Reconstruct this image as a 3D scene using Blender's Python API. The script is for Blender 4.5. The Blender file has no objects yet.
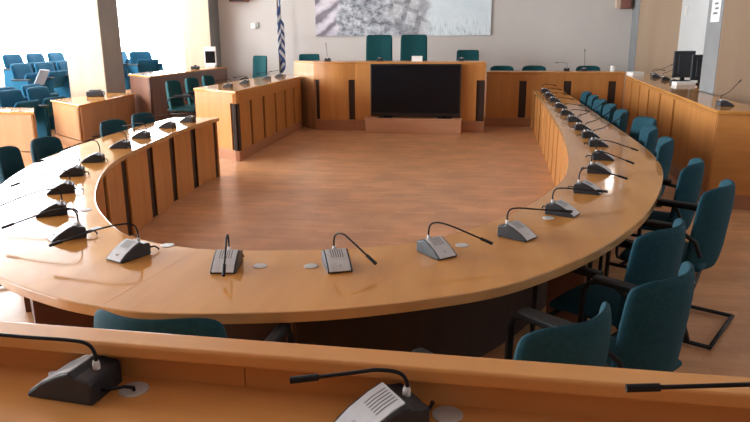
import bpy, math, random
from mathutils import Vector, Matrix
random.seed(7)
SC = bpy.context.scene
COL = SC.collection
PI = math.pi

# ------------------------------------------------------------------ materials
def mat(name, col=(.5,.5,.5), rough=.5, metal=0, spec=.5, coat=0, coat_rough=.1):
    m = bpy.data.materials.new(name); m.use_nodes = True
    b = m.node_tree.nodes['Principled BSDF']
    b.inputs['Base Color'].default_value = (*col, 1)
    b.inputs['Roughness'].default_value = rough
    b.inputs['Metallic'].default_value = metal
    b.inputs['Specular IOR Level'].default_value = spec
    b.inputs['Coat Weight'].default_value = coat
    b.inputs['Coat Roughness'].default_value = coat_rough
    return m

def noisy(name, c1, c2, scale=(1,1,1), nscale=6, rough=.5, detail=4, spec=.5, coat=0, coat_rough=.1, bump=0, lo=.3, hi=.7, metal=0):
    """two-tone procedural surface: stretched noise in object space"""
    m = mat(name, c1, rough, metal, spec, coat, coat_rough)
    nt = m.node_tree; N = nt.nodes; L = nt.links
    b = N['Principled BSDF']
    tc = N.new('ShaderNodeTexCoord'); mp = N.new('ShaderNodeMapping')
    mp.inputs['Scale'].default_value = scale
    nz = N.new('ShaderNodeTexNoise'); nz.inputs['Scale'].default_value = nscale
    nz.inputs['Detail'].default_value = detail
    cr = N.new('ShaderNodeValToRGB')
    cr.color_ramp.elements[0].position = lo; cr.color_ramp.elements[0].color = (*c1,1)
    cr.color_ramp.elements[1].position = hi; cr.color_ramp.elements[1].color = (*c2,1)
    L.new(tc.outputs['Object'], mp.inputs['Vector']); L.new(mp.outputs['Vector'], nz.inputs['Vector'])
    L.new(nz.outputs['Fac'], cr.inputs['Fac']); L.new(cr.outputs['Color'], b.inputs['Base Color'])
    if bump:
        bp = N.new('ShaderNodeBump'); bp.inputs['Strength'].default_value = bump; bp.inputs['Distance'].default_value = .01
        L.new(nz.outputs['Fac'], bp.inputs['Height']); L.new(bp.outputs['Normal'], b.inputs['Normal'])
    return m

M = {}
M['top'] = noisy('top_veneer', (.54,.235,.058), (.64,.305,.083), (1,.12,1), 9, .085, 5, .5)
M['edge'] = noisy('edge_veneer', (.52,.28,.11), (.60,.35,.15), (1,1,1), 6, .12)
M['panel'] = noisy('panel_veneer', (.46,.185,.048), (.56,.245,.072), (1,1,.08), 10, .34, 5, .4)
M['desk'] = noisy('desk_veneer', (.50,.205,.055), (.60,.275,.085), (.08,1,1), 10, .25, 5, .4)
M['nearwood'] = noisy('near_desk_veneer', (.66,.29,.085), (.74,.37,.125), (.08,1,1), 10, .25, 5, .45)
M['boxwood'] = noisy('box_veneer', (.50,.25,.14), (.57,.30,.175), (.1,1,1), 9, .4)
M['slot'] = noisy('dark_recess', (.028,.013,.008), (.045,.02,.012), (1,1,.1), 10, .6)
M['plinth'] = noisy('plinth_veneer', (.34,.150,.075), (.42,.19,.10), (.1,.1,1), 8, .35)
M['sidepanel'] = noisy('side_desk_veneer', (.40,.205,.09), (.50,.27,.125), (1,1,.08), 8, .35)
M['darkwood'] = noisy('dark_front_veneer', (.12,.05,.032), (.17,.075,.045), (1,1,.08), 8, .35)
M['teal'] = noisy('teal_fabric', (.006,.045,.066), (.010,.060,.085), (1,1,1), 60, .85, 3, .25, bump=.15)
M['tealdark'] = noisy('dark_teal_fabric', (.005,.052,.058), (.008,.068,.074), (1,1,1), 60, .85, 3, .2, bump=.15)
M['blue'] = noisy('blue_fabric', (.003,.065,.125), (.007,.09,.165), (1,1,1), 60, .85, 3, .25, bump=.15)
M['black'] = mat('black_metal', (.010,.010,.012), .6, spec=.3)
M['plastic'] = noisy('charcoal_plastic', (.018,.021,.028), (.026,.030,.038), (1,1,1), 40, .42)
M['silver'] = noisy('silver_plastic', (.62,.65,.69), (.70,.73,.77), (1,1,1), 30, .35)
M['grille'] = mat('grille_slots', (.10,.105,.115), .6)
M['white'] = mat('white_plastic', (.80,.80,.79), .45)
M['grommet'] = noisy('grey_plastic_cap', (.46,.46,.44), (.54,.54,.52), (1,1,1), 20, .45)
M['screen'] = mat('dark_screen', (.004,.005,.008), .25, spec=.25)
M['bezel'] = mat('gloss_black_bezel', (.010,.010,.011), .3)
M['wallback'] = noisy('painted_back_wall', (.60,.555,.52), (.64,.595,.56), (1,1,1), 1.2, .8)
M['wallside'] = noisy('painted_side_wall', (.66,.67,.67), (.70,.71,.71), (1,1,1), 1.2, .7)
M['wallbeige'] = noisy('beige_wall_finish', (.60,.47,.36), (.66,.53,.42), (1,1,1), 1.0, .8)
M['column'] = noisy('column_beige_veneer', (.50,.355,.24), (.56,.415,.29), (1,1,.06), 5, .5)
M['colside'] = noisy('column_grey_paint', (.22,.222,.225), (.26,.262,.265), (1,1,1), 3, .7)
M['ceiling'] = noisy('ceiling_paint', (.52,.51,.50), (.56,.55,.54), (1,1,1), 2, .9)
M['framewhite'] = mat('window_frame_white', (.82,.83,.84), .5)
M['paper'] = mat('white_paper', (.82,.82,.80), .8)
M['ink'] = mat('grey_ink', (.16,.16,.17), .8)
M['pole'] = noisy('pole_dark_wood', (.06,.035,.025), (.09,.05,.035), (1,1,.1), 8, .5)
M['speakerwood'] = noisy('reddish_box_veneer', (.22,.085,.065), (.28,.11,.085), (1,1,.1), 8, .5)
M['tablet'] = noisy('grey_laminate', (.22,.25,.29), (.27,.30,.34), (1,1,1), 8, .5)

# floor: mottled reddish-brown parquet
def floor_mat():
    m = mat('parquet_floor', (.3,.15,.09), .32, spec=.3)
    nt = m.node_tree; N = nt.nodes; L = nt.links; b = N['Principled BSDF']
    tc = N.new('ShaderNodeTexCoord')
    br = N.new('ShaderNodeTexBrick'); br.inputs['Scale'].default_value = 1.0
    br.inputs['Brick Width'].default_value = .42; br.inputs['Row Height'].default_value = .07
    br.inputs['Mortar Size'].default_value = .0012; br.inputs['Bias'].default_value = -.1
    br.inputs['Color1'].default_value = (.55,.27,.128,1); br.inputs['Color2'].default_value = (.64,.34,.172,1)
    br.inputs['Mortar'].default_value = (.42,.20,.10,1)
    nz = N.new('ShaderNodeTexNoise'); nz.inputs['Scale'].default_value = 2.3; nz.inputs['Detail'].default_value = 6
    cr = N.new('ShaderNodeValToRGB')
    cr.color_ramp.elements[0].position = .35; cr.color_ramp.elements[0].color = (.82,.80,.78,1)
    cr.color_ramp.elements[1].position = .70; cr.color_ramp.elements[1].color = (1.12,1.08,1.04,1)
    mx = N.new('ShaderNodeMix'); mx.data_type = 'RGBA'; mx.blend_type = 'MULTIPLY'; mx.inputs['Factor'].default_value = 1
    L.new(tc.outputs['Object'], br.inputs['Vector']); L.new(tc.outputs['Object'], nz.inputs['Vector'])
    L.new(nz.outputs['Fac'], cr.inputs['Fac'])
    L.new(br.outputs['Color'], mx.inputs['A']); L.new(cr.outputs['Color'], mx.inputs['B'])
    L.new(mx.outputs['Result'], b.inputs['Base Color'])
    return m
M['floor'] = floor_mat()

def glass_mat():
    m = bpy.data.materials.new('window_glass'); m.use_nodes = True
    nt = m.node_tree; N = nt.nodes; N.clear()
    o = N.new('ShaderNodeOutputMaterial'); mx = N.new('ShaderNodeMixShader'); mx.inputs[0].default_value = .06
    t = N.new('ShaderNodeBsdfTransparent'); g = N.new('ShaderNodeBsdfGlossy'); g.inputs['Roughness'].default_value = .02
    nt.links.new(t.outputs[0], mx.inputs[1]); nt.links.new(g.outputs[0], mx.inputs[2]); nt.links.new(mx.outputs[0], o.inputs[0])
    return m
M['glass'] = glass_mat()

def lamp_mat():
    m = mat('lamp_diffuser', (.9,.9,.9), .5); b = m.node_tree.nodes['Principled BSDF']
    b.inputs['Emission Color'].default_value = (1,.96,.9,1); b.inputs['Emission Strength'].default_value = 10
    return m
M['lamp'] = lamp_mat()

def flag_mat():
    m = mat('flag_cloth', (.8,.8,.8), .8); nt = m.node_tree; N = nt.nodes; L = nt.links; b = N['Principled BSDF']
    tc = N.new('ShaderNodeTexCoord'); sp = N.new('ShaderNodeSeparateXYZ')
    L.new(tc.outputs['UV'], sp.inputs[0])
    def math_(op, a, v=None):
        n = N.new('ShaderNodeMath'); n.operation = op
        for i, x in enumerate((a, v)):
            if x is None: continue
            if isinstance(x, (int, float)): n.inputs[i].default_value = x
            else: L.new(x, n.inputs[i])
        return n.outputs[0]
    u, v = sp.outputs[0], sp.outputs[1]           # u along the fly, v across the hoist
    stripe = math_('MODULO', math_('FLOOR', math_('MULTIPLY', v, 9)), 2)        # 0 blue, 1 white
    canton = math_('MULTIPLY', math_('LESS_THAN', u, .37), math_('GREATER_THAN', v, .444))
    cu = math_('LESS_THAN', math_('ABSOLUTE', math_('SUBTRACT', u, .185)), .037)
    cv = math_('LESS_THAN', math_('ABSOLUTE', math_('SUBTRACT', v, .722)), .055)
    cross = math_('MAXIMUM', cu, cv)
    f1 = math_('MULTIPLY', canton, cross)
    f2 = math_('MULTIPLY', math_('SUBTRACT', 1.0, canton), stripe)
    f = math_('ADD', f1, f2)
    mx = N.new('ShaderNodeMix'); mx.data_type = 'RGBA'
    mx.inputs['A'].default_value = (.055,.10,.25,1); mx.inputs['B'].default_value = (.72,.74,.77,1)
    L.new(f, mx.inputs['Factor']); L.new(mx.outputs['Result'], b.inputs['Base Color'])
    return m
M['flag'] = flag_mat()

def mural_mat():
    """grey wash drawing of a hillside town: beams at one end, foliage, houses, reeds in pale haze"""
    m = mat('wash_drawing', (.7,.7,.7), .6); nt = m.node_tree; N = nt.nodes; L = nt.links; b = N['Principled BSDF']
    tc = N.new('ShaderNodeTexCoord'); sp = N.new('ShaderNodeSeparateXYZ'); L.new(tc.outputs['UV'], sp.inputs[0])
    def ramp(inp, stops):
        r = N.new('ShaderNodeValToRGB'); e = r.color_ramp.elements
        while len(e) < len(stops): e.new(.5)
        for el, (p, c) in zip(e, stops): el.position = p; el.color = (*c, 1)
        L.new(inp, r.inputs['Fac']); return r.outputs['Color']
    def mix(f, a, c, mode='MIX'):
        n = N.new('ShaderNodeMix'); n.data_type = 'RGBA'; n.blend_type = mode
        if isinstance(f, (int,float)): n.inputs['Factor'].default_value = f
        else: L.new(f, n.inputs['Factor'])
        for k, x in (('A',a),('B',c)):
            if isinstance(x, tuple): n.inputs[k].default_value = (*x,1)
            else: L.new(x, n.inputs[k])
        return n.outputs['Result']
    def mapping(s, rot=0):
        n = N.new('ShaderNodeMapping'); n.inputs['Scale'].default_value = s; n.inputs['Rotation'].default_value = (0,0,rot)
        L.new(tc.outputs['UV'], n.inputs['Vector']); return n.outputs[0]
    def noise(vec, sc, det=6, rough=.6):
        n = N.new('ShaderNodeTexNoise'); n.inputs['Scale'].default_value = sc; n.inputs['Detail'].default_value = det
        n.inputs['Roughness'].default_value = rough; L.new(vec, n.inputs['Vector']); return n.outputs['Fac']
    iso = mapping((4,1.6,1))
    leaf = ramp(noise(iso, 7, 10, .75), [(.36,(.10,.105,.12)),(.46,(.32,.34,.37)),(.54,(.56,.59,.63)),(.68,(.78,.81,.85))])
    vor = N.new('ShaderNodeTexVoronoi'); vor.inputs['Scale'].default_value = 3; vor.distance = 'CHEBYCHEV'; L.new(mapping((5,1.3,1), .25), vor.inputs['Vector'])
    house = ramp(vor.outputs['Distance'], [(.1,(.82,.83,.84)),(.38,(.70,.71,.72)),(.48,(.22,.22,.24)),(.7,(.14,.14,.16))])
    wv = N.new('ShaderNodeTexWave'); wv.inputs['Scale'].default_value = 1.1; wv.inputs['Distortion'].default_value = 9; wv.inputs['Detail'].default_value = 4
    L.new(mapping((3,1.5,1), .7), wv.inputs['Vector'])
    beam = ramp(wv.outputs['Fac'], [(.1,(.25,.22,.26)),(.35,(.60,.55,.61)),(.9,(.80,.75,.80))])
    reedn = noise(mapping((46,2.2,1), .05), 3, 5)
    reed = ramp(reedn, [(.32,(.18,.21,.22)),(.42,(.64,.71,.74)),(.5,(.76,.84,.88))])
    sky = ramp(noise(iso, 2, 3), [(.3,(.66,.77,.82)),(.7,(.80,.87,.90))])
    rmask = ramp(sp.outputs[1], [(.0,(1,1,1)),(.42,(0,0,0))])
    right = mix(rmask, sky, reed)
    wob = N.new('ShaderNodeMath'); wob.operation = 'MULTIPLY_ADD'; wob.inputs[1].default_value = .22
    L.new(noise(iso, 1.6, 4), wob.inputs[0]); L.new(sp.outputs[0], wob.inputs[2])
    m1 = ramp(wob.outputs[0], [(.22,(0,0,0)),(.25,(1,1,1))])
    m2 = ramp(wob.outputs[0], [(.52,(0,0,0)),(.56,(1,1,1))])
    m3 = ramp(wob.outputs[0], [(.745,(0,0,0)),(.78,(1,1,1))])
    c = mix(m1, beam, leaf)
    hl = mix(.45, house, leaf)
    c = mix(m2, c, hl); c = mix(m3, c, right)
    big = ramp(noise(mapping((3,1.2,1), .2), 1.6, 5), [(.36,(.60,.61,.65)),(.5,(.92,.92,.93)),(.62,(1.05,1.05,1.05))])
    dk = ramp(m3, [(0,(1,1,1)),(1,(0,0,0))])
    c = mix(dk, c, mix(1.0, c, big, 'MULTIPLY'))
    L.new(c, b.inputs['Base Color']); return m
M['mural'] = mural_mat()

# ------------------------------------------------------------------ mesh helpers
class MB:
    def __init__(s): s.v = []; s.f = []; s.uv = None
    def add(s, vs, fs):
        o = len(s.v); s.v += [tuple(p) for p in vs]; s.f += [[i+o for i in f] for f in fs]; return s
    def box(s, x0,x1,y0,y1,z0,z1):
        return s.prism([(x0,y0),(x1,y0),(x1,y1),(x0,y1)], z0, z1)
    def prism(s, poly, z0, z1):
        n = len(poly)
        a = sum(poly[i][0]*poly[(i+1)%n][1]-poly[(i+1)%n][0]*poly[i][1] for i in range(n))
        if a < 0: poly = poly[::-1]
        vs = [(x,y,z0) for x,y in poly] + [(x,y,z1) for x,y in poly]
        fs = [list(range(n))[::-1], list(range(n,2*n))] + [[i,(i+1)%n,n+(i+1)%n,n+i] for i in range(n)]
        return s.add(vs, fs)
    def ribbon(s, A, B, z0, z1):
        """strip of quads between two plan curves, resampled to equal counts"""
        A = [Vector(p) for p in A]; B = [Vector(p) for p in B]; n = max(len(A), len(B))
        def rs(c):
            S = arclen(c); return [at_s(c, S, S[-1]*i/(n-1))[0] for i in range(n)]
        if len(A) != len(B): A, B = rs(A), rs(B)
        vs = [(p.x,p.y,z) for z in (z0,z1) for c in (A,B) for p in c]
        fs = []
        for i in range(n-1):
            a,b,c,d = i,i+1,n+i,n+i+1
            fs += [[a,b,d,c],[2*n+a,2*n+c,2*n+d,2*n+b],[a,2*n+a,2*n+b,b],[c,d,2*n+d,2*n+c]]
        fs += [[0,n,3*n,2*n],[n-1,3*n-1,4*n-1,2*n-1]]
        return s.add(vs, fs)
    def tube(s, pts, r, n=8, r1=None):
        pts = [Vector(p) for p in pts]; k = len(pts); vs = []; up = None
        for i, p in enumerate(pts):
            t = (pts[min(i+1,k-1)] - pts[max(i-1,0)]).normalized()
            if up is None: up = t.orthogonal().normalized()
            up = (up - t*up.dot(t)).normalized(); sd = t.cross(up)
            rr = r if r1 is None else r + (r1-r)*i/(k-1)
            for j in range(n):
                a = 2*PI*j/n; vs.append(p + up*math.cos(a)*rr + sd*math.sin(a)*rr)
        fs = [[i*n+j, i*n+(j+1)%n, (i+1)*n+(j+1)%n, (i+1)*n+j] for i in range(k-1) for j in range(n)]
        fs += [list(range(n))[::-1], [(k-1)*n+j for j in range(n)]]
        return s.add(vs, fs)
    def lathe(s, prof, n=20, c=(0,0)):
        vs = [(c[0]+r*math.cos(2*PI*j/n), c[1]+r*math.sin(2*PI*j/n), z) for r, z in prof for j in range(n)]
        k = len(prof)
        fs = [[i*n+j, i*n+(j+1)%n, (i+1)*n+(j+1)%n, (i+1)*n+j] for i in range(k-1) for j in range(n)]
        fs += [list(range(n))[::-1], [(k-1)*n+j for j in range(n)]]
        return s.add(vs, fs)
    def shell(s, grid_fn, nu, nv, thick):
        """closed padded shell: grid_fn(u,v)->(point, normal); thick either side tapered at the rim"""
        F = []; B = []
        for i in range(nu+1):
            for j in range(nv+1):
                u, v = i/nu, j/nv; p, nn = grid_fn(u, v); p = Vector(p); nn = Vector(nn).normalized()
                e = min(u,1-u)*nu, min(v,1-v)*nv
                w = min(1, .45+.35*min(e))
                F.append(p+nn*thick*w/2); B.append(p-nn*thick*w/2)
        o = len(F); idx = lambda i,j: i*(nv+1)+j
        fs = []
        for i in range(nu):
            for j in range(nv):
                fs.append([idx(i,j), idx(i+1,j), idx(i+1,j+1), idx(i,j+1)])
                fs.append([o+idx(i,j), o+idx(i,j+1), o+idx(i+1,j+1), o+idx(i+1,j)])
        rim = [idx(i,0) for i in range(nu+1)] + [idx(nu,j) for j in range(1,nv+1)] + [idx(i,nv) for i in range(nu-1,-1,-1)] + [idx(0,j) for j in range(nv-1,0,-1)]
        for a, b in zip(rim, rim[1:]+rim[:1]): fs.append([a, o+a, o+b, b])
        return s.add(F+B, fs)
    def build(s, name, m, parent=None, bevel=0, smooth=False, subsurf=0, seg=2):
        me = bpy.data.meshes.new(name); me.from_pydata(s.v, [], s.f); me.update()
        import bmesh
        bm = bmesh.new(); bm.from_mesh(me); bmesh.ops.recalc_face_normals(bm, faces=bm.faces); bm.to_mesh(me); bm.free()
        if smooth:
            for p in me.polygons: p.use_smooth = True
        me.materials.append(m if not isinstance(m, str) else M[m])
        o = bpy.data.objects.new(name, me); COL.objects.link(o)
        if parent: o.parent = parent
        if bevel:
            b = o.modifiers.new('bevel','BEVEL'); b.width = bevel; b.segments = seg; b.limit_method = 'ANGLE'; b.angle_limit = math.radians(40)
        if subsurf:
            b = o.modifiers.new('sub','SUBSURF'); b.levels = b.render_levels = subsurf
        return o

def tag(o, label=None, cat=None, group=None, kind=None):
    for k, v in (('label',label),('category',cat),('group',group),('kind',kind)):
        if v: o[k] = v
    return o
def thing(name, loc, rz, label, cat, group=None, scale=1):
    o = bpy.data.objects.new(name, None); COL.objects.link(o); o.empty_display_size = .1
    o.location = loc; o.rotation_euler = (0,0,rz); o.scale = (scale,)*3
    return tag(o, label, cat, group)
def children(o): return [c for c in bpy.data.objects if c.parent == o]
def copy_tree(o, parent=None):
    c = o.copy(); COL.objects.link(c); c.parent = parent
    for ch in o.children: copy_tree(ch, c)
    return c
def structure(name, mb, m, **k): return tag(mb.build(name, m, **k), kind='structure')
def crom(pts, step=.05):
    """Catmull-Rom resample in 2D at about `step`"""
    P = [Vector(p) for p in pts]; P = [2*P[0]-P[1]] + P + [2*P[-1]-P[-2]]; out = []
    for i in range(1, len(P)-2):
        n = max(2, int((P[i+1]-P[i]).length/step))
        for k in range(n):
            t = k/n; a,b,c,d = P[i-1:i+3]
            out.append(.5*((2*b)+(c-a)*t+(2*a-5*b+4*c-d)*t*t+(3*b-a-3*c+d)*t**3))
    out.append(P[-2]); return out
def arclen(c):
    s = [0]
    for a, b in zip(c, c[1:]): s.append(s[-1]+(b-a).length)
    return s
def at_s(c, S, s):
    s = max(0, min(S[-1], s))
    for i in range(len(S)-1):
        if S[i+1] >= s:
            t = (s-S[i])/max(1e-9, S[i+1]-S[i]); p = c[i].lerp(c[i+1], t)
            d = (c[min(i+2,len(c)-1)]-c[max(i-1,0)]).normalized(); return p, d
    return c[-1], (c[-1]-c[-2]).normalized()
def slice_curve(c, S, s0, s1, step=.06):
    n = max(2, int((s1-s0)/step)+1); return [at_s(c, S, s0+(s1-s0)*i/n)[0] for i in range(n+1)]

# ------------------------------------------------------------------ room shell
structure('floor', MB().box(-10.7,4.6,-3,17.7,-.1,0), 'floor')
structure('ceiling', MB().box(-10.7,4.6,-3,17.7,4.2,4.3), 'ceiling')
structure('wall_back', MB().box(-7.1,4.6,16.2,16.4,0,4.2), 'wallback')
structure('wall_right', MB().box(4.1,4.3,-3,16.2,0,4.2), 'wallside')
structure('wall_front', MB().box(-10.7,4.6,-3.2,-3,0,4.2), 'darkwood')
SILL, HEAD = .85, 4.05
structure('wall_left', MB().box(-10.7,-10.5,-3,17.7,0,SILL).box(-10.7,-10.5,-3,17.7,HEAD,4.2)
          .box(-10.7,-10.5,-3,-.6,SILL,HEAD).box(-10.7,-10.5,5.7,6.0,SILL,HEAD).box(-10.7,-10.5,17.4,17.7,SILL,HEAD), 'wallside')
structure('wall_wing', MB().box(-10.5,-6.9,17.5,17.7,0,SILL).box(-10.5,-6.9,17.5,17.7,HEAD,4.2)
          .box(-7.3,-6.9,17.5,17.7,SILL,HEAD), 'wallside')
structure('wall_return', MB().box(-7.1,-6.95,16.4,17.5,0,4.2), 'wallside')
def window(n, x0,x1,y0,y1):
    """one glazed opening with a slim white frame"""
    alongy = (y1-y0) > (x1-x0)
    e = thing('window_%d' % n, ((x0+x1)/2,(y0+y1)/2,SILL), 0, None, None); e['kind'] = 'structure'
    f = MB(); hx, hy, h = (x1-x0)/2, (y1-y0)/2, HEAD-SILL
    if alongy:
        for yy in (-hy, hy-.05): f.box(-.03,.03,yy,yy+.05,0,h)
        for zz in (0, h-.05): f.box(-.03,.03,-hy,hy,zz,zz+.05)
    else:
        for xx in (-hx, hx-.05): f.box(xx,xx+.05,-.03,.03,0,h)
        for zz in (0, h-.05): f.box(-hx,hx,-.03,.03,zz,zz+.05)
    f.build('window_frame', 'framewhite', e)
    g = MB().box(-.004,.004,-hy+.05,hy-.05,.05,h-.05) if alongy else MB().box(-hx+.05,hx-.05,-.004,.004,.05,h-.05)
    g.build('window_pane', 'glass', e)
window(3, -10.65,-10.55,-.6,5.7)
window(1, -10.65,-10.55,6.0,17.4)
window(2, -10.5,-7.3,17.55,17.65)

def column(n, x0,x1,y0,y1, facing):
    e = thing('column_%s' % n, ((x0+x1)/2,(y0+y1)/2,0), 0, None, None); e['kind'] = 'structure'
    hx, hy = (x1-x0)/2, (y1-y0)/2
    MB().box(-hx+.01,hx-.01,-hy+.012,hy,0,4.2).build('column_core', 'colside', e)
    if facing > 0: MB().box(-hx,hx-.02,-hy,-hy+.012,0,4.2).build('column_veneer', 'column', e)
    else: MB().box(-hx+.02,hx,-hy,-hy+.012,0,4.2).build('column_veneer', 'column', e)
    return e
column('left_near', -7.9,-7.13,12.05,12.75, 1)
column('left_far', -7.12,-6.42,15.6,16.2, 1)
column('right_near', 2.93,3.75,9.25,9.85, -1)
column('right_far', 3.24,4.1,15.5,16.2, -1)
# raised tiers
structure('floor_dais', MB().prism([(-3.45,13.2),(.05,13.2),(.05,13.75),(4.1,13.75),(4.1,16.2),(-5.4,16.2),(-5.4,9.5),(-4.1,9.5),(-4.1,13.2)], 0, .15), 'floor')
structure('floor_tier_low', MB().box(-9.25,-8.35,11.4,14.5,0,.36), 'floor')
structure('floor_tier_high', MB().box(-10.5,-9.25,11.4,17.5,0,.52).box(-9.25,-7.7,14.55,17.5,0,.52), 'floor')

# ------------------------------------------------------------------ oval table
CX = -1.185
IN = [(-3.28,8.06),(-3.31,7.6),(-3.27,6.85),(-3.16,6.0),(-3.04,5.23),(-2.83,4.6),(-2.55,4.03),(-2.31,3.64),(-2.06,3.33),(-1.86,3.12),(-1.69,3.01),(-1.48,2.93),(-1.24,2.895),(-.93,2.93),(-.51,3.04),(-.23,3.20),(.01,3.49),(.24,3.86),(.42,4.27),(.585,4.75),(.695,5.34),(.775,6.07),(.835,7.0),(.885,8.28),(.92,9.8),(.94,11.4),(.95,13)]
OUT = [(-3.87,8.03),(-3.885,7.2),(-3.83,6.25),(-3.69,5.25),(-3.53,4.67),(-3.29,4.08),(-2.9,3.40),(-2.47,2.82),(-2.03,2.43),(-1.68,2.25),(-1.41,2.17),(-1.2,2.145),(-.9,2.18),(-.53,2.27),(-.17,2.43),(.105,2.6),(.37,2.88),(.585,3.18),(.80,3.56),(1.0,4.01),(1.215,4.65),(1.365,5.25),(1.45,5.9),(1.475,6.6),(1.475,7.5),(1.468,8.7),(1.462,10.5),(1.46,13)]
YL, YR = 8.05, 13.0
def full(c): return crom(c, .05)
ci, co = full(IN), full(OUT); Si, So = arclen(ci), arclen(co)
TZ = .75
table = thing('conference_table', (0,0,0), 0, 'long horseshoe conference table of glossy honey-brown veneer with slotted inner panels', 'table')
# worktop segments meet at radial joints (fractions of the run)
def frac(s, S): return s*S[-1]
joints = [0, .14, .262, .345, .445, .545, .66, .80, 1]
# match inner and outer by nearest direction: a map from inner fraction to outer fraction
def outer_match(si):
    p, d = at_s(ci, Si, si); n = Vector((d.y, -d.x))     # outward for this travel direction
    best = None
    for k in range(0, len(co)):
        w = co[k]-p; off = abs(w.dot(d)); 
        if w.dot(n) > 0 and w.length < 1.6 and (best is None or off < best[0]): best = (off, So[k])
    return best[1]
jm = [(frac(j,Si), (0 if j == 0 else So[-1] if j == 1 else outer_match(frac(j,Si)))) for j in joints]
g = .0007
for (a0,b0),(a1,b1) in zip(jm, jm[1:]):
    pi = slice_curve(ci, Si, a0+(g if a0 else 0), a1-g); po = slice_curve(co, So, b0+(g if b0 else 0), b1-g)
    MB().ribbon(pi, po, TZ-.04, TZ).build('tabletop_segment', 'top', table)
def offset(c, d):
    out = []
    for i, p in enumerate(c):
        t = (c[min(i+1,len(c)-1)]-c[max(i-1,0)]).normalized(); out.append(p + Vector((t.y,-t.x))*d)
    return out
for c_, d0, d1 in ((ci,-.006,.0002),(co,-.0002,.006)):
    a, b = offset(c_, d0), offset(c_, d1)
    MB().ribbon(a, b, TZ-.042, TZ+.0004).build('edge_band', 'edge', table, bevel=.004)
# dark recess wall behind the slots, then one panel per bay
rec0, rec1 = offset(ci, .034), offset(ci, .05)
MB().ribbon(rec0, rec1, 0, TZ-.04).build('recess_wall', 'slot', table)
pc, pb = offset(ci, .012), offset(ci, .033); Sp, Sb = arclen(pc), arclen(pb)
def panels(parent, cf, cb, z0, z1, step, width, s0=0, name='front_panel', m='panel', bevel=.004):
    Sf, Sbk = arclen(cf), arclen(cb); s = s0; out = []
    while s+width <= Sf[-1]+.02:
        e = min(s+width, Sf[-1]); k = Sbk[-1]/Sf[-1]
        a = slice_curve(cf, Sf, s, e, .08); b = [ ]
        for q in a:                      # nearest point on the back curve
            b.append(min(cb, key=lambda r: (r-q).length))
        b[0] = min(cb, key=lambda r: (r-a[0]).length); 
        mb = MB().ribbon(a, b, z0, z1)
        out.append(mb.build(name, m, parent, bevel=bevel)); s += step
    return out
panels(table, pc, pb, .0, TZ-.042, .665, .51, s0=.15)
# end boards and supports; extra left-bend boards added to cover window glare on the floor
MB().box(-3.80,-3.30,YL-.05,YL-.02,0,TZ-.04).build('end_board', 'panel', table)
MB().box(CX+2.12,CX+2.60,YR-.05,YR-.02,0,TZ-.04).build('end_board', 'panel', table)
for s in (2.6, 3.3, 3.8, 4.3, 5.4, 6.4, 8.2, 10.2, 12.4, 15.0):
    p, d = at_s(pb, Sb, s); n = Vector((d.y,-d.x)); a = p+n*.08; b = p+n*(.46 if 2 < s < 6 else .30); t = d*.015  # left-bend boards made deeper to keep the floor under the table dark
    MB().prism([tuple(a-t),tuple(b-t),tuple(b+t),tuple(a+t)], 0, TZ-.04).build('support_board', 'darkwood', table)

# ------------------------------------------------------------------ slotted bench rows (outer ring)
def poly_offset_line(a, b, d):
    a, b = Vector(a), Vector(b); t = (b-a).normalized(); n = Vector((t.y,-t.x)); return a+n*d, b+n*d
def slotted_front(parent, a, b, slots, ztop, zbot=.15, slot_w=.1, fascia=.14, m='panel', top_m=None):
    """front from a to b (plan); outward normal is to the right of travel a->b. slots = distances along from a"""
    A, B = Vector(a), Vector(b); Ln = (B-A).length; t = (B-A)/Ln; n = Vector((t.y,-t.x))
    def bar(s0,s1,d0,d1,z0,z1,name,mm,bev=.003):
        P = [A+t*s0+n*d0, A+t*s1+n*d0, A+t*s1+n*d1, A+t*s0+n*d1]
        return MB().prism([tuple(p) for p in P], z0, z1).build(name, mm, parent, bevel=bev)
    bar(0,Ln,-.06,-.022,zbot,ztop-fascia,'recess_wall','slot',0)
    bar(0,Ln,-.06,0,ztop-fascia,ztop,'fascia',m)
    bar(0,Ln,-.06,.004,0,zbot,'plinth','plinth')
    edges = [0]
    for s in sorted(slots): edges += [s-slot_w/2, s+slot_w/2]
    edges.append(Ln)
    for s0, s1 in zip(edges[::2], edges[1::2]):
        if s1-s0 > .03: bar(s0,s1,-.022,0,zbot,ztop-fascia,'front_panel',m)

# left outer bench
ZB = 1.0
lb = thing('bench_desk', (0,0,0), 0, 'tall slotted wooden bench desk running along the left side to the podium', 'desk')
MB().prism([(-3.42,9.06),(-4.28,9.60),(-4.14,13.55),(-3.78,13.12),(-3.46,12.78)], ZB-.035, ZB).build('worktop', 'top', lb, bevel=.005)
slotted_front(lb, (-3.42,9.08), (-3.46,12.7), [.02,.62,1.25,1.9,2.5,3.1], ZB-.037, slot_w=.10)
# angled end: wide dark slot next to its front corner
slotted_front(lb, (-4.27,9.61), (-3.43,9.08), [.925], ZB-.037, slot_w=.14)
MB().prism([(-4.27,9.64),(-4.22,9.64),(-4.10,13.45),(-4.14,13.5)], .15, ZB-.04).build('back_board', 'darkwood', lb)

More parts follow.
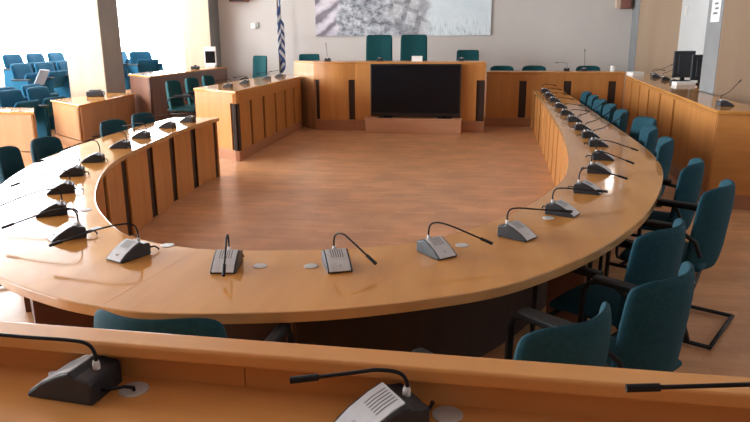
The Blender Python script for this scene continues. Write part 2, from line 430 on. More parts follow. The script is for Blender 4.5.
# right outer bench
rb = thing('bench_desk', (0,0,0), 0, 'tall slotted wooden bench desk along the right wall with computer monitors on its far half', 'desk')
MB().prism([(2.33,7.15),(2.66,13.38),(3.7,13.38),(3.7,10.0),(2.87,9.9),(2.80,7.05)], ZB-.035, ZB).build('worktop', 'top', rb, bevel=.005)
slotted_front(rb, (2.66,13.36), (2.335,7.17), [6.2-d for d in (1.95,2.85,3.72,4.55,5.4)], ZB-.037, slot_w=.10, fascia=.03)
MB().prism([(2.345,7.16),(2.79,7.07),(2.79,7.12),(2.345,7.21)], .15, ZB-.037).build('end_panel', 'desk', rb, bevel=.004)
MB().prism([(2.345,7.17),(2.79,7.08),(2.79,7.14),(2.345,7.23)], 0, .15).build('plinth', 'plinth', rb)

# back right bench joining the podium to the right bench
bb = thing('bench_desk', (0,0,0), 0, 'tall slotted wooden bench desk between the podium and the right corner', 'desk')
ZC = 1.06
MB().prism([(.08,13.38),(2.66,13.38),(2.66,13.75),(.08,13.75)], ZC-.035, ZC).build('worktop', 'desk', bb, bevel=.005)
slotted_front(bb, (.08,13.4), (2.655,13.4), [.70,1.54,2.36], ZC-.037, slot_w=.14, zbot=.17)

# podium
pd = thing('podium_desk', (0,0,0), 0, 'highest wooden podium desk at the far end behind the black screen', 'desk')
ZP = 1.275; YP = 12.5
arc = crom([(-3.15,12.52),(-2.95,12.47),(-2.7,12.45),(-2.5,12.47),(-2.35,12.5)], .04)     # bowed left portion
pf = [tuple(p) for p in arc] + [(.06,12.5)]
MB().prism([(x,y-.015) for x,y in pf] + [(.06,13.2),(-3.2,13.2),(-3.72,13.2)], ZP-.035, ZP).build('worktop', 'desk', pd, bevel=.005)
cf = [Vector(p) for p in pf]; cfull = arc + [Vector((-1.2,12.5)), Vector((.06,12.5))]
cb_ = [p+Vector((0,.05)) for p in cfull]; Sf = arclen(cfull)
MB().ribbon([p+Vector((0,-.010)) for p in cfull], cb_, .95, ZP-.037).build('fascia', 'panel', pd, smooth=False)
MB().ribbon([p+Vector((0,-.006)) for p in cfull], cb_, 0, .2).build('plinth', 'plinth', pd)
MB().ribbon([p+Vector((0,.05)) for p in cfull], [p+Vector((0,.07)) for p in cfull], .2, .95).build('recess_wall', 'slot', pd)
for s0, s1 in ((.11,.68),(.80,3.06),(3.21,Sf[-1])):
    a = slice_curve(cfull, Sf, s0, s1, .06)
    MB().ribbon(a, [p+Vector((0,.05)) for p in a], .2, .95).build('front_panel', 'panel', pd, bevel=.003)
MB().prism([(-3.15,12.525),(-3.72,13.16),(-3.69,13.19),(-3.11,12.58)], 0, ZP-.037).build('side_panel', 'sidepanel', pd)
MB().box(.03,.06,12.56,13.2,0,ZP-.037).build('side_panel', 'panel', pd)

# ------------------------------------------------------------------ foreground bench (nearest the camera)
fb = thing('bench_desk', (0,0,0), 0, 'nearest wooden bench desk with a raised front rail and two charcoal microphones', 'desk')
fb.rotation_euler.z = -.02; fb.location.y = -.013
FX0, FX1, FS = -2.4, 1.9, 1.03
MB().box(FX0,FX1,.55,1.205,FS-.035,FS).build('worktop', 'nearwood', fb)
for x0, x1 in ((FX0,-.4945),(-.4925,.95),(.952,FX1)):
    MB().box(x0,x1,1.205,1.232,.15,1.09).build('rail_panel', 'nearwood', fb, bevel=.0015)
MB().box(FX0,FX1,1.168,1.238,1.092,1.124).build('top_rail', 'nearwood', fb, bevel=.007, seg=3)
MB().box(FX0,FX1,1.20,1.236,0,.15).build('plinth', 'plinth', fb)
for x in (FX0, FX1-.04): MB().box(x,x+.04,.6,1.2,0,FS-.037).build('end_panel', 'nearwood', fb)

# ------------------------------------------------------------------ side desks by the windows
def side_desk(poly, z, label, front_edges, pl=.15, fm='sidepanel', em=None, tm='top'):
    d = thing('side_desk', (0,0,0), 0, label, 'desk')
    MB().prism(poly, z-.03, z).build('worktop', tm, d, bevel=.004)
    c = sum((Vector(p) for p in poly), Vector((0,0)))/len(poly)
    n = len(poly)
    for i in range(n):
        a, b = Vector(poly[i]), Vector(poly[(i+1)%n]); t = (b-a).normalized(); nn = Vector((t.y,-t.x))
        if nn.dot(a-c) < 0: nn = -nn
        a = a-nn*.02; b = b-nn*.02
        m = front_edges.get(i, fm)
        nm = 'end_panel' if (b-a).length < 1.3 else 'front_panel'
        MB().prism([tuple(a+t*.02),tuple(b-t*.02),tuple(b-t*.02-nn*.025),tuple(a+t*.02-nn*.025)], pl, z-.031).build(nm, m, d)
    MB().prism([tuple(c+(Vector(p)-c)*.985) for p in poly], 0, pl-.012).build('plinth', 'sidepanel' if fm == 'sidepanel' else 'plinth', d)
    return d
side_desk([(-6.28,8.65),(-8.7,8.7),(-8.95,9.3),(-6.68,9.22)], .72, 'low side desk by the windows, nearest of the pale-topped ones, its plain side facing us', {})
side_desk([(-6.2,9.62),(-7.25,10.45),(-7.05,11.95),(-6.5,11.95)], .72, 'low light wooden side desk standing in front of the beige window column', {})
side_desk([(-5.95,11.5),(-6.75,12.2),(-6.62,15.5),(-6.0,15.5)], 1.06, 'long dark-fronted side desk with white window glare on its top', {0:'darkwood',3:'darkwood'}, fm='darkwood')

# ------------------------------------------------------------------ television and its box
tv = thing('television', (-1.21,12.37,.27), 0, 'large black flat television screen in front of the podium', 'television')
MB().box(-.83,.83,-.02,.055,.03,.975).build('bezel', 'bezel', tv, bevel=.006)
MB().box(-.80,.80,-.025,-.0195,.09,.95).build('screen', 'screen', tv)
for x in (-.55,.55): MB().box(x-.13,x+.13,-.09,.09,0,.012).box(x-.02,x+.02,-.01,.04,.012,.06).build('stand_foot', 'black', tv)
bx = thing('plinth_box', (-1.235,12.33,0), 0, 'low reddish wooden box under the black television', 'box')
MB().box(-.88,.88,-.15,.155,0,.25).build('box_body', 'boxwood', bx, bevel=.004)
MB().box(-.89,.89,-.16,.155,.25,.268).build('lid', 'boxwood', bx, bevel=.003)

# ------------------------------------------------------------------ microphones
MESH = {}
def mesh_once(key, fn):
    if key not in MESH: MESH[key] = fn()
    return MESH[key]
def link_mesh(name, src, parent):
    o = src.copy(); o.name = name; o.data = src.data; COL.objects.link(o); o.parent = parent; return o

def mic_neck(phi, rise, reach, droop, kink=.045):
    """gooseneck from (0,.06,.05): up, then over towards direction phi (0 = front -Y), ending droop lower than its crest"""
    d = Vector((math.sin(phi), -math.cos(phi), 0)); o = Vector((0,.060,.060)); pts = []
    P = [o, o+Vector((0,0,rise*.55)), o+Vector((0,0,rise*.9))+d*kink*.35, o+Vector((0,0,rise))+d*kink*1.3,
         o+Vector((0,0,rise-droop*.25))+d*reach*.5, o+Vector((0,0,rise-droop))+d*reach]
    Q = [2*P[0]-P[1]]+P+[2*P[-1]-P[-2]]
    for i in range(1, len(Q)-2):
        for k in range(6):
            t = k/6; a,b,c,e = Q[i-1:i+3]
            pts.append(.5*((2*b)+(c-a)*t+(2*a-5*b+4*c-e)*t*t+(3*b-a-3*c+e)*t**3))
    pts.append(P[-1]); return pts
BASE_PROF = [(-.085,.0),(-.085,.010),(-.05,.036),(-.005,.060),(.03,.073),(.045,.062),(.078,.058),(.083,.048),(.083,0)]
def prof_solid(prof, x0, x1, inset=.006):
    mb = MB(); n = len(prof)
    mb.add([(x0,y,z) for y,z in prof]+[(x1,y,z) for y,z in prof], [list(range(n)), list(range(n,2*n))[::-1]]+[[i,(i+1)%n,n+(i+1)%n,n+i] for i in range(n)])
    return mb
def make_mic_base(parent):
    prof_solid(BASE_PROF, -.056, .056).build('base', 'plastic', parent, bevel=.005)
    top = [(-.0865,.011),(-.0505,.0383),(-.005,.0625),(.03,.0757),(.03,.068),(-.005,.056),(-.05,.032),(-.0845,.006)]
    pl = prof_solid(top, -.047, .047).build('top_plate', 'silver', parent, bevel=.002)
    gr = MB()
    for k in range(6):
        x = -.025+k*.010
        ys = [-.025,-.005,.01,.024]; zs = [.0518,.0625,.0682,.0735]
        P = [(x-.0016,y,z+.0004) for y,z in zip(ys,zs)]+[(x+.0016,y,z+.0004) for y,z in zip(ys,zs)]
        gr.add(P, [[i,i+1,5+i,4+i] for i in range(3)])
    gr.build('speaker_grille', 'grille', pl)
    bt = MB().lathe([(.009,.022),(.009,.0335),(.007,.0345)], 12, (0,-.060)); bt.build('talk_button', 'silver', pl)
    MB().lathe([(.0085,.055),(.0085,.072),(.0065,.079)], 12, (0,.060)).build('neck_collar', 'white', parent)
def add_neck(parent, phi, rise, reach, droop):
    pts = mic_neck(phi, rise, reach, droop)
    nk = MB().tube(pts, .0042, 8).build('gooseneck', 'black', parent, smooth=True)
    d = (pts[-1]-pts[-3]).normalized()
    MB().tube([pts[-1]-d*.003, pts[-1]+d*.008, pts[-1]+d*.05, pts[-1]+d*.055], .0075, 10).build('microphone_head', 'black', nk, smooth=False)
def add_cable(parent, gx, gy):
    """short lead from the rear of the base to local point (gx,gy) on the desk"""
    P = [Vector((.02,.078,.022)), Vector((.02,.10,.024)), Vector((.02+(gx-.02)*.5,.11+(gy-.11)*.6,.024)), Vector((gx,gy,.012)), Vector((gx,gy,.005))]
    MB().tube(P, .0042, 8).build('cable', 'black', parent, smooth=True)
PROTO = None
def mic(loc, front, label, phi=0, rise=.1, reach=.26, droop=.03, group=None, cable=None, s=1):
    """front: plan direction in which the low front edge points"""
    global PROTO
    rz = math.atan2(front[0], -front[1])
    o = thing('conference_microphone', loc, rz, label, 'microphone', group, s)
    if PROTO is None:
        make_mic_base(o); PROTO = [c for c in children(o)]
    else:
        for c in PROTO: copy_tree(c, o)
    add_neck(o, phi, rise, reach, droop)
    if cable: add_cable(o, *cable)
    return o
def grommet(x, y, z, label, r=.032):
    o = MB().lathe([(r,0),(r,.0022),(r*.94,.0035),(.004,.0036)], 24).build('cable_grommet', 'grommet', None)
    o.location = (x,y,z); return tag(o, label, 'cable grommet', 'cable grommets in the tabletops')

def outward(x, y):
    """unit vector from the table's run towards its outer edge"""
    p = Vector((x,y)); k = min(range(len(co)), key=lambda i: (co[i]-p).length)
    t = (co[min(k+1,len(co)-1)]-co[max(k-1,0)]).normalized(); return Vector((t.y,-t.x))
D = math.radians
# (x, y, phi, rise, reach, droop, label, cable)
OV = [
 (-3.50,7.62,  0,.09,.22,.02,'microphone at the very far tip of the table\'s left arm'),
 (-3.50,7.08,  .3,.09,.22,.02,'second microphone from the far tip of the table\'s left arm'),
 (-3.41,6.30, -.3,.09,.24,.03,'third microphone from the far tip of the table\'s left arm'),
 (-3.30,5.70,  .2,.09,.24,.03,'fourth microphone from the far tip of the table\'s left arm'),
 (-3.15,5.00,  .1,.12,.22,.05,'microphone on the left arm with a high arched neck against the window glare'),
 (-2.99,4.46,  .2,.10,.24,.03,'microphone on the left bend, far edge of the brightest window reflection'),
 (-2.73,3.93,  .3,.09,.30,.05,'microphone on the left bend whose thin neck lies across the white reflection'),
 (-2.44,3.40,  .1,.09,.34,.07,'charcoal and silver microphone at the left bend, just past the brightest reflection'),
 (-2.07,2.98, -.35,.09,.30,.06,'silver-topped microphone at the left bend with its neck pointing out to the table edge'),
 (-1.60,2.74, -.72,.09,.33,.06,'silver-topped microphone on the near left curve with its neck stretched sideways'),
 (-1.09,2.66,  .12,.085,.20,.085,'silver-topped microphone facing us on the near curve, neck bent straight down'),
 (-.61,2.74,  .62,.085,.20,.07,'silver-topped microphone in the middle of the near curve beside two cable caps'),
 (-.185,2.98,  .5,.085,.26,.05,'silver-topped microphone on the near right curve, neck sloping down to the right'),
 (.20,3.31,   .45,.085,.26,.0,'microphone on the right bend with a level neck reaching to the next one'),
 (.475,3.80,   .2,-1,.24,.0,'microphone on the right bend, fourth from the middle of the near curve'),
 (.70,4.38,   .1,.10,.24,.04,'microphone on the right bend just before the bright spot of reflection'),
 (.88,5.06,  -.2,.10,.25,.05,'microphone standing beside the bright spot of reflection on the right bend'),
 (1.00,5.62,  -.2,.10,.27,.05,'microphone on the right arm just past the bright spot of reflection'),
 (1.07,6.32,   .5,.09,.30,-.10,'microphone on the right arm with a neck rising to the outer edge, nearest of three'),
 (1.08,6.86,   .5,.09,.30,-.10,'microphone on the right arm with a neck rising to the outer edge, middle of three'),
 (1.08,7.43,   .5,.10,.30,-.10,'microphone on the right arm with a neck rising to the outer edge, farthest of three'),
 (1.09,8.15,   .4,.08,.2,.02,'sixth microphone from the far end of the table\'s right arm'),
 (1.09,8.85,   .2,.08,.2,.02,'fifth microphone from the far end of the table\'s right arm'),
 (1.10,9.70,   .3,.08,.2,.02,'fourth microphone from the far end of the table\'s right arm'),
 (1.11,10.6,   .2,.08,.2,.02,'third microphone from the far end of the table\'s right arm'),
 (1.12,11.5,   .3,.08,.2,.02,'second microphone from the far end of the table\'s right arm'),
 (1.13,12.4,   .3,.08,.2,.02,'microphone at the very far end of the table\'s right arm'),
]
for i, (x,y,phi,rise,reach,droop,lab) in enumerate(OV):
    n = outward(x, y)
    if rise < 0: rise = .09
    mic((x,y,TZ), n, lab, phi, rise, reach, droop, 'microphones on the horseshoe table', cable=(.045,.135) if 5 < i < 18 else (.03,.12))
for x,y,lab in ((-.95,2.70,'grey cable cap on the near curve between the two front-facing microphones'),
                (-.725,2.73,'grey cable cap close beside the middle microphone of the near curve'),
                (-.07,3.13,'grey cable cap behind the microphone on the near right curve'),
                (.39,3.70,'grey cable cap between two microphones on the right bend'),
                (-2.02,3.16,'grey cable cap behind the silver-topped microphone at the left bend'),
                (-2.30,3.52,'grey cable cap behind the charcoal microphone at the left bend'),
                (-1.50,2.93,'grey cable cap behind the microphone on the near left curve')):
    grommet(x,y,TZ,lab)
# foreground microphones
mic((-.815,1.14,FS), (-1,.10), 'large charcoal microphone with a pale strip of silver plate on the nearest bench', .12, .065, .30, -.005, 'microphones on the nearest bench', cable=(-.02,.135), s=.92)
mic((-.165,1.09,FS), (-.80,-.60), 'large microphone with silver ribbed plate, cut off by the lower edge, on the nearest bench', -.55, .055, .185, .02, 'microphones on the nearest bench', cable=(-.02,.135), s=.92)
mic((.64,1.07,FS), (-1,-.05), 'microphone whose long black neck reaches in over the nearest bench at the right', .03, .125, .43, .02, 'microphones on the nearest bench', cable=(-.02,.135), s=.92)
grommet(-.695,1.155,FS,'grey cable cap beside the large charcoal microphone on the nearest bench', .030)
grommet(-.045,1.155,FS,'grey cable cap beside the ribbed silver microphone on the nearest bench', .030)
# outer rows and podium
for x,y,z,f,phi,rise,reach,droop,lab in (
  (-3.80,9.75,ZB,(-1,0),.2,.08,.2,.02,'nearest microphone on the left bench desk'),
  (-3.82,10.55,ZB,(-1,0),.2,.08,.2,.02,'second nearest microphone on the left bench desk'),
  (-3.82,11.7,ZB,(-1,0),.2,.08,.2,.02,'third nearest microphone on the left bench desk'),
  (-3.80,12.4,ZB,(-1,0),.2,.08,.2,.02,'pale-lit microphone on the left bench desk nearest the flag'),
  (2.55,7.62,ZB,(1,.2),.5,.07,.32,-.13,'single microphone with a long rising neck on the near end of the right bench desk'),
  (2.98,11.2,ZB,(1,0),.5,.08,.3,-.13,'microphone nearest the black monitors on the right bench desk'),
  (3.02,11.9,ZB,(1,0),.4,.08,.28,-.1,'microphone second from the black monitors on the right bench desk'),
  (3.02,12.6,ZB,(1,0),-.2,.08,.3,-.1,'microphone third from the black monitors on the right bench desk'),
  (3.12,13.08,ZB,(1,0),.1,.08,.2,.02,'microphone in the far corner of the right bench desk beside white papers'),
  (-2.95,12.85,ZP,(0,1),2.9,.22,.03,-.05,'microphone on the podium in front of the wide low chair back'),
  (-1.95,12.95,ZP,(0,1),0,.1,.1,0,'small microphone on the podium before the left tall chair'),
  (-.40,12.95,ZP,(0,1),0,.1,.1,0,'small microphone on the podium before the low chair'),
  (1.60,13.58,ZC,(0,1),1.5,.12,.2,.0,'microphone with a level neck on the back bench near the podium'),
  (1.92,13.6,ZC,(0,1),.1,.34,.015,-.02,'microphone with a tall upright neck on the back bench')):
    mic((x,y,z), f, lab, phi, rise, reach, droop, 'microphones on the outer benches', s=.9)

# ------------------------------------------------------------------ visitor chairs
CH = {}
def make_chair(o, fab='teal'):
    def back(u, v):
        a = u*2-1; z = .40+.50*v
        hw = .245*(1-.10*(v**4))*(1-.06*(1-v))
        y = -.285+.105*a*a - .05*v + .02
        zz = z - .035*(abs(a)**6)*(v**3)                       # eased corners
        return (a*hw, y, zz), (-a*.8, 1, .08)
    MB().shell(back, 12, 8, .055).build('backrest', fab, o, smooth=True, subsurf=1)
    def seat(u, v):
        a, b = u*2-1, v*2-1
        return (a*.235, -.03+b*.235, .435+.012*(1-a*a)-.012*max(0,b)**2), (0,0,1)
    MB().shell(seat, 8, 8, .075).build('seat', fab, o, smooth=True, subsurf=1)
    for s in (-1,1):
        x = s*.275
        P = [(x,-.36,.02),(x,.0,.02),(x,.20,.02),(x,.235,.03),(x,.245,.06),(x,.245,.4),(x,.24,.60),(x,.215,.645),(x,.17,.66),(x,-.05,.66),(x,-.16,.64),(x*.95,-.22,.60),(x*.93,-.25,.52)]
        MB().tube(P, .0125, 8).build('sled_leg', 'black', o, smooth=True)
        MB().box(x-.024,x+.024,-.10,.19,.665,.69).build('armrest', 'black', o, bevel=.009)
    MB().tube([(-.275,-.36,.02),(.275,-.36,.02)], .0125, 8).build('rear_bar', 'black', o, smooth=True)
    MB().tube([(-.275,.17,.385),(.275,.17,.385)], .011, 8).tube([(-.275,-.17,.385),(.275,-.17,.385)], .011, 8).tube([(-.275,.245,.385),(-.275,-.17,.385)], .011, 8).tube([(.275,.245,.385),(.275,-.17,.385)], .011, 8).build('seat_frame', 'black', o, smooth=True)
def chair(x, y, face, label, group, z=0, fab='teal', s=1, wx=1):
    rz = math.atan2(-face[0], face[1])
    o = thing('visitor_chair', (x,y,z), rz, label, 'chair', group, s)
    o.scale = (s*wx, s, s)
    if fab not in CH:
        make_chair(o, fab); CH[fab] = list(o.children)
    else:
        for c in CH[fab]: copy_tree(c, o)
    return o
GT = 'chairs around the horseshoe table'
# back positions on the right, chair origin .28 in front of its back
def chair_back(bx, by, face, label, **k):
    f = Vector(face).normalized(); return chair(bx+f.x*.28, by+f.y*.28, f, label, GT, **k)
chair_back(-1.005,1.785,(.05,1),'teal chair behind the nearest bench, only the top of its backrest showing', s=1.015)
chair_back(.335,2.0,(-.73,.68),'teal chair at the near right of the table, cut by the nearest bench rail')
chair_back(.73,2.46,(-.78,.62),'teal chair with a wavy backrest, second along the right bend')
chair_back(.88,3.12,(-.80,.60),'teal chair pushed in tight under the right bend, third along')
chair_back(1.39,4.0,(-.86,.50),'teal chair standing out highest on the right bend, fourth along', s=1.02)
chair_back(1.48,4.82,(-.92,.38),'slim-looking teal chair between the right bend and the end of the right bench desk')
chair_back(1.55,5.85,(-.97,.22),'teal chair with a pale-lit corner by the right arm of the table, sixth along', wx=1.15)
for k, (x, y, a) in enumerate(((1.60,6.6,.1),(1.74,7.35,-.2),(1.63,8.1,.05),(1.62,8.75,.02),(1.61,9.4,-.05),(1.61,10.05,.05),(1.61,10.7,0))):
    w = ['seventh','eighth','ninth','tenth','eleventh','twelfth','farthest'][k]
    chair_back(x,y,(-1,a),'teal chair lined up along the right arm of the table, %s along' % w, wx=1.06)
chair_back(-3.50,3.25,(.75,.75),'teal chair under the left bend beside the picture edge, nearly all out of sight', s=.95)
chair_back(-3.85,4.05,(.85,.55),'teal chair beyond the left bend, only a dark piece seen beneath the tabletop', s=.95)
chair_back(-3.97,4.97,(.95,.3),'teal chair cut by the left picture edge, behind the brightest tabletop glare', s=.95)
chair_back(-4.0,5.52,(1,.1),'teal chair behind the left arm, in front of the low side desk corner', s=.95, wx=1.1)
chair_back(-4.05,6.78,(1,0),'teal chair behind the left arm, nearer of a pair by the light wooden desk', s=.96, wx=1.15)
chair_back(-4.05,7.45,(1,0),'teal chair behind the left arm, farther of a pair by the light wooden desk', s=.96, wx=1.15)
for k, y in enumerate((10.6,11.34,12.08)):
    chair(-4.84,y,(1,.08),'dark teal chair behind the left bench desk, %s of three' % ['nearest','middle','farthest'][k], 'chairs behind the left bench', z=.15, fab='tealdark', s=1.0, wx=1.22)
for k, x in enumerate((.40,1.06,2.15)):
    chair(x,14.35,(0,-1),'dark chair whose top edge shows over the back bench, %s' % ['beside the podium','in the middle','by the right corner'][k], 'chairs behind the back bench', z=.15, fab='tealdark', s=1.08)

# executive chairs behind the podium
def exec_chair(x, y, z, h, w, face, label, arms=True):
    o = thing('executive_chair', (x,y,z), math.atan2(-face[0], face[1]), label, 'chair', 'high chairs behind the podium')
    def back(u, v):
        a = u*2-1; return (a*w/2*(1-.06*v), -.24+.05*a*a-.06*v, .46+(h-.46)*v), (-a*.3,1,.1)
    MB().shell(back, 8, 8, .07).build('backrest', 'tealdark', o, smooth=True, subsurf=1)
    MB().shell(lambda u,v: (((u*2-1)*w/2, (v*2-1)*.24, .47), (0,0,1)), 8, 8, .1).build('seat', 'tealdark', o, smooth=True, subsurf=1)
    MB().lathe([(.03,.08),(.03,.42)], 12).build('gas_column', 'black', o)
    st = MB()
    for k in range(5):
        a = 2*PI*k/5; st.tube([(0,0,.09),(.28*math.cos(a),.28*math.sin(a),.045)], .02, 8)
    st.build('star_base', 'black', o)
    for k in range(5):
        a = 2*PI*k/5; c = MB().tube([(.28*math.cos(a)-.02*math.sin(a),.28*math.sin(a)+.02*math.cos(a),.027),(.28*math.cos(a)+.02*math.sin(a),.28*math.sin(a)-.02*math.cos(a),.027)], .027, 12); c.build('caster', 'black', o)
    if arms:
        for s in (-1,1):
            xx = s*(w/2+.04)
            MB().tube([(xx*.8,.05,.42),(xx,.08,.5),(xx*1.05,.14,.62),(xx*1.03,.10,.68),(xx,-.05,.71),(xx,-.18,.66),(xx*.9,-.24,.58)], .016, 8).build('armrest', 'black', o, smooth=True)
    return o
exec_chair(-2.19,14.2,.15,1.62,.60,(0,-1),'tall dark teal chair behind the television, the one with wall on both sides')
exec_chair(-1.45,14.2,.15,1.62,.60,(0,-1),'tall dark teal chair behind the television, beside the white card')
exec_chair(-.32,14.3,.15,1.30,.50,(0,-1),'lower dark teal chair behind the right end of the podium')
exec_chair(-3.78,14.4,.15,1.22,.50,(0,-1),'dark teal chair, only its top showing, behind the podium near the flag')
exec_chair(-4.98,14.3,.15,1.19,.46,(-.5,-1),'dark office chair with looped arms between the left bench and the flag')

# ------------------------------------------------------------------ blue auditorium seats
SEAT = []
def aud_seat(x, y, z, label, h=.9, tilt=0, tablet=False, rz=-PI/2):
    o = thing('auditorium_seat', (x,y,z), rz+tilt, label, 'seat', 'blue audience seats by the windows')
    if not SEAT:
        def back(u, v):
            a = u*2-1; return (a*.25*(1-.08*v**3), -.16-.09*v+.03*a*a, .40+.50*v-.02*abs(a)**6*v**3), (-a*.2,1,.15)
        MB().shell(back, 8, 8, .09).build('backrest', 'blue', o, smooth=True, subsurf=1)
        MB().shell(lambda u,v: (((u*2-1)*.24, -.09+.16*v, .36+.36*v), (0,-.9,.4)), 8, 6, .09).build('tip_up_seat', 'blue', o, smooth=True, subsurf=1)
        for s in (-1,1):
            MB().prism([(s*.265-.02,-.2),(s*.265+.02,-.2),(s*.265+.02,.12),(s*.265-.02,.12)], 0, .58).build('side_panel', 'blue', o, bevel=.012)
            MB().box(s*.265-.028,s*.265+.028,-.2,.15,.58,.61).build('armrest', 'black', o, bevel=.01)
        SEAT.extend(o.children)
    else:
        for c in SEAT: copy_tree(c, o)
    o.scale = (1.26,1.15,1)
    if tablet:
        q = MB().box(-.17,.17,-.012,.012,-.15,.15).build('writing_tablet', 'tablet', o, bevel=.006)
        q.location = (.1,.24,.64); q.rotation_euler = (math.radians(-22),math.radians(-6),.25)
    return o
ords = ['nearest','middle','farthest']
for k, y in enumerate((13.1,13.85,14.6)): aud_seat(-9.6,y,.52,'blue audience seat in the back row by the glare, %s of three' % ords[k])
for k, y in enumerate((12.25,12.98,13.7)): aud_seat(-8.8,y,.36,'blue audience seat in the second row from the back, %s' % (['with the grey writing tablet','in the middle','beside the beige column'][k]), tablet=(k==0))
for k, y in enumerate((10.85,11.62)): aud_seat(-8.15,y,0,'blue audience seat in the second row from the front, %s' % ['nearer one','next to the column'][k])
for k, y in enumerate((10.28,11.02)): aud_seat(-7.62,y,0,'blue audience seat in the front row, %s' % ['seen whole in the gap between two side desks','mostly hidden by the light wooden desk'][k])
for k, (x,y,t) in enumerate(((-8.6,14.95,0),(-8.6,15.7,0),(-8.0,15.4,-.5))):
    aud_seat(x,y,.52,'blue audience seat between the two window columns, %s' % ['back one nearer the grey column side','back one farther in','turned one in front against white glare'][k], tilt=t)

# ------------------------------------------------------------------ flag
fl = thing('flag_on_pole', (-4.78,15.7,0), 0, 'blue and white striped flag hanging furled on a dark pole by the back wall', 'flag')
fl.location.z = .15
MB().lathe([(.16,0),(.16,.03),(.05,.05),(.03,.07)], 20).build('pole_base', 'pole', fl)
MB().tube([(0,0,.05),(0,0,2.72)], .016, 10).build('pole', 'pole', fl)
MB().lathe([(.0,2.70),(.03,2.74),(.022,2.80),(.002,2.88)], 14).build('finial', 'pole', fl)
def flag_cloth():
    me_v=[]; me_f=[]; uv=[]; nu, nv = 44, 22
    for j in range(nv+1):
        v = j/nv                                    # 0 lower hoist .. 1 upper hoist
        for i in range(nu+1):
            u = i/nu
            # the fly gathers in pleats and drops beside the pole
            a = u*11; rad = .042+.045*u
            x = .02+.055*u+rad*math.sin(a)*.9; y = .02+rad*math.cos(a*.7)*.8
            z = 2.55-(1-v)*.95-u*.95
            me_v.append((x,y,z)); uv.append((u,v))
    W = nu+1
    for j in range(nv):
        for i in range(nu): me_f.append((j*W+i,j*W+i+1,(j+1)*W+i+1,(j+1)*W+i))
    me = bpy.data.meshes.new('cloth'); me.from_pydata(me_v,[],me_f); me.update()
    l = me.uv_layers.new(name='UVMap')
    for p in me.polygons:
        p.use_smooth = True
        for li in p.loop_indices: l.data[li].uv = uv[me.loops[li].vertex_index]
    me.materials.append(M['flag']); o = bpy.data.objects.new('cloth', me); COL.objects.link(o); o.parent = fl
    s = o.modifiers.new('thick','SOLIDIFY'); s.thickness = .003
flag_cloth()

# ------------------------------------------------------------------ picture and wall items
pic = thing('wall_picture', (-1.92,16.17,1.74), 0, 'wide grey and pale blue drawing of a hillside town hanging on the back wall', 'picture')
MB().box(-2.07,2.07,-.015,.028,0,1.35).build('stretcher', 'framewhite', pic)
def canvas():
    me = bpy.data.meshes.new('canvas'); me.from_pydata([(-2.07,-.017,0),(2.07,-.017,0),(2.07,-.017,1.35),(-2.07,-.017,1.35)],[],[(0,1,2,3)]); me.update()
    l = me.uv_layers.new(name='UVMap')
    for li, c in zip(me.polygons[0].loop_indices, ((0,0),(1,0),(1,1),(0,1))): l.data[li].uv = c
    me.materials.append(M['mural']); o = bpy.data.objects.new('canvas', me); COL.objects.link(o); o.parent = pic
canvas()
w = thing('wall_thermostat', (-5.52,16.185,2.0), 0, 'small white control panel with a grey knob on the back wall left of the flag', 'control panel')
MB().box(-.10,.03,-.02,.015,-.07,.07).build('cover', 'white', w, bevel=.004); MB().box(.05,.10,-.02,.015,-.06,.08).build('knob_plate', 'grommet', w, bevel=.004)
w = thing('wall_speaker', (-5.85,16.09,2.55), 0, 'dark box hanging high on the back wall left of the flag, cut off above', 'loudspeaker')
MB().box(-.22,.22,-.10,.11,0,.3).build('cabinet', 'speakerwood', w, bevel=.01); MB().box(-.2,.2,-.108,-.099,.02,.28).build('grille_cloth', 'black', w)
w = thing('wall_speaker', (3.02,16.06,2.29), 0, 'reddish wooden box hanging high on the back wall near the right corner', 'loudspeaker')
MB().box(-.05,.15,-.10,.14,0,.35).build('cabinet', 'speakerwood', w, bevel=.008); MB().box(-.03,.13,-.108,-.099,.02,.33).build('grille_cloth', 'speakerwood', w); MB().box(-.14,-.06,.0,.14,.02,.3).build('bracket', 'wallbeige', w)
for x,y,z,lab in ((4.09,15.1,2.21,'small white switch plate on the pale side wall, the upper one'),(4.09,12.9,1.87,'small white switch plate on the pale side wall, the lower one')):
    w = thing('switch_plate', (x,y,z), 0, lab, 'switch')
    MB().box(-.012,.01,-.09,.09,-.09,.09).build('plate', 'white', w, bevel=.003); MB().box(-.018,-.011,-.035,.035,-.05,.05).build('rocker', 'white', w, bevel=.002)
w = thing('wall_sign', (2.94,9.53,2.05), 0, 'white paper notice with grey lines taped to the grey side of the right column', 'notice')
MB().box(-.004,.0,-.17,.17,-.16,.2).build('sheet', 'paper', w)
tx = MB()
for k in range(4): tx.box(-.0055,-.0042,-.10+.02*(k%2),.09-.03*(k%3),.115-.06*k,.14-.06*k)
tx.build('printed_lines', 'ink', w)

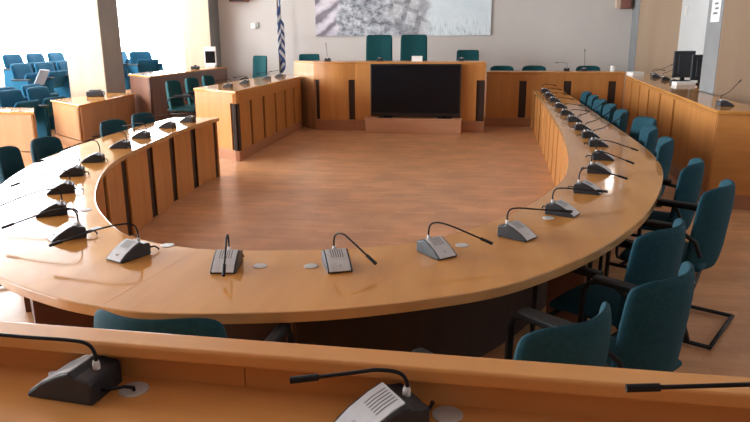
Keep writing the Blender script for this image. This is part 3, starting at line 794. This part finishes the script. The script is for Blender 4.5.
# ------------------------------------------------------------------ desk-top items
def monitor(x, y, z, rz, label, w=.46, h=.36, labels=True):
    o = thing('computer_monitor', (x,y,z), rz, label, 'monitor', 'monitors on the right bench desk')
    MB().box(-.11,.11,-.08,.1,0,.018).build('foot', 'black', o, bevel=.006)
    MB().box(-.03,.03,-.02,.03,.018,.16).build('neck', 'black', o)
    MB().box(-w/2,w/2,-.03,.03,.06,.06+h).build('housing', 'plastic', o, bevel=.01)
    MB().box(-w*.3,w*.3,-.055,-.029,.12,.01+h).build('rear_cover', 'plastic', o, bevel=.01)
    if labels: MB().box(.02,.11,-.0565,-.0545,h-.07,h-.02).build('sticker', 'paper', o)
    return o
monitor(3.20,11.65,ZB,.05,'plain black back of the left monitor on the right bench desk', .32, .42, False)
monitor(3.27,10.95,ZB,.02,'black back of the right monitor with a white sticker', .30, .38, True)
o = MB().box(-.14,.14,-.1,.1,0,.05).build('paper_stack', 'paper', None, bevel=.006); o.location=(2.98,10.75,ZB); o.rotation_euler.z=.1
tag(o,'white stack of paper at the foot of the black monitors','paper stack')
o = MB().box(-.12,.12,-.1,.1,0,.07).build('paper_stack', 'paper', None, bevel=.01); o.location=(2.80,13.22,ZB); o.rotation_euler.z=.4
tag(o,'white bundle of papers in the far corner of the right bench desk','paper stack')
o = MB().lathe([(.04,0),(.045,.09),(.04,.1)], 16).build('paper_cup', 'paper', None); o.location=(2.45,13.55,ZC)
tag(o,'white cup on the back bench by the right corner','cup')
o = MB().box(-.10,.10,-.004,.004,0,.10).box(-.10,.10,.0,.05,0,.004).build('name_card', 'paper', None); o.location=(-1.22,12.75,ZP)
tag(o,'white folded name card on the podium before the right tall chair','name card')
o = thing('desktop_screen', (-6.32,15.25,1.06), .15, 'small upright screen with a white border at the far end of the dark-fronted side desk', 'screen')
MB().box(-.12,.12,-.08,.08,0,.05).build('foot', 'white', o, bevel=.01); MB().box(-.14,.14,-.02,.02,.05,.46).build('frame', 'white', o, bevel=.01)
MB().box(-.115,.115,-.024,-.019,.09,.36).build('panel', 'screen', o)
o = thing('desk_gadget', (-6.86,11.2,.72), .3, 'small dark grey device on the light wooden desk in front of the column', 'device')
MB().box(-.15,.15,-.08,.08,0,.09).build('body', 'plastic', o, bevel=.02); MB().box(-.10,.10,-.05,.05,.09,.12).build('cap', 'grille', o, bevel=.012)
o = thing('desk_gadget', (-6.25,14.2,1.06), .1, 'small dark object on the dark-fronted side desk', 'device')
MB().box(-.09,.09,-.06,.06,0,.06).build('body', 'plastic', o, bevel=.015); MB().lathe([(.03,.06),(.03,.09)], 12).build('cap', 'grille', o)

# ------------------------------------------------------------------ wall lamp high in the far right corner
w = thing('wall_lamp', (3.05,16.1,2.95), 0, 'white wall lamp high on the back wall by the right corner, mirrored in the tabletop', 'lamp')
MB().box(-.13,.13,.03,.1,-.02,.34).build('housing', 'framewhite', w, bevel=.008); MB().box(-.06,.07,.02,.031,.08,.24).build('diffuser', 'lamp', w)

# ------------------------------------------------------------------ daylight
wd = bpy.data.worlds.new('overcast'); SC.world = wd; wd.use_nodes = True
bg = wd.node_tree.nodes['Background']; bg.inputs[0].default_value = (.90,.96,1,1); bg.inputs[1].default_value = 9.0
def area(name, loc, rot, sx, sy, energy, col=(1,1,1), portal=False):
    l = bpy.data.lights.new(name, 'AREA'); l.shape = 'RECTANGLE'; l.size = sx; l.size_y = sy; l.energy = energy; l.color = col
    if portal: l.cycles.is_portal = True
    o = bpy.data.objects.new(name, l); COL.objects.link(o); o.location = loc; o.rotation_euler = rot; return o
hz = (SILL+HEAD)/2
area('window_light_one', (-10.68,2.55,hz), (0,-PI/2,0), HEAD-SILL, 6.3, 1, portal=True)
area('window_light_two', (-10.68,11.7,hz), (0,-PI/2,0), HEAD-SILL, 11.4, 1, portal=True)
area('window_light_three', (-8.9,17.68,hz), (-PI/2,0,0), 3.2, HEAD-SILL, 1, portal=True)

# ------------------------------------------------------------------ camera
cam = bpy.data.cameras.new('camera'); cam.sensor_width = 36; cam.lens = 36*667/750; cam.clip_start = .02
co_ = bpy.data.objects.new('camera', cam); COL.objects.link(co_); SC.camera = co_
P, Y, R = D(14.7), D(9.06), D(.35)
fw = Vector((-math.sin(Y)*math.cos(P), math.cos(Y)*math.cos(P), -math.sin(P)))
r = Vector((math.cos(Y), math.sin(Y), 0)); u = r.cross(fw)
r2 = math.cos(R)*r - math.sin(R)*u; u2 = math.sin(R)*r + math.cos(R)*u
mw = Matrix((r2, u2, -fw)).transposed().to_4x4(); mw.translation = (0,0,1.74); co_.matrix_world = mw

SC.view_settings.view_transform = 'Standard'; SC.view_settings.look = 'None'
SC.view_settings.gamma = 1; SC.view_settings.use_curve_mapping = False
SC.view_settings.exposure = 1.15
SC.cycles.max_bounces = 10; SC.cycles.diffuse_bounces = 5; SC.cycles.transparent_max_bounces = 8
SC.cycles.use_denoising = True; SC.cycles.sample_clamp_indirect = 8
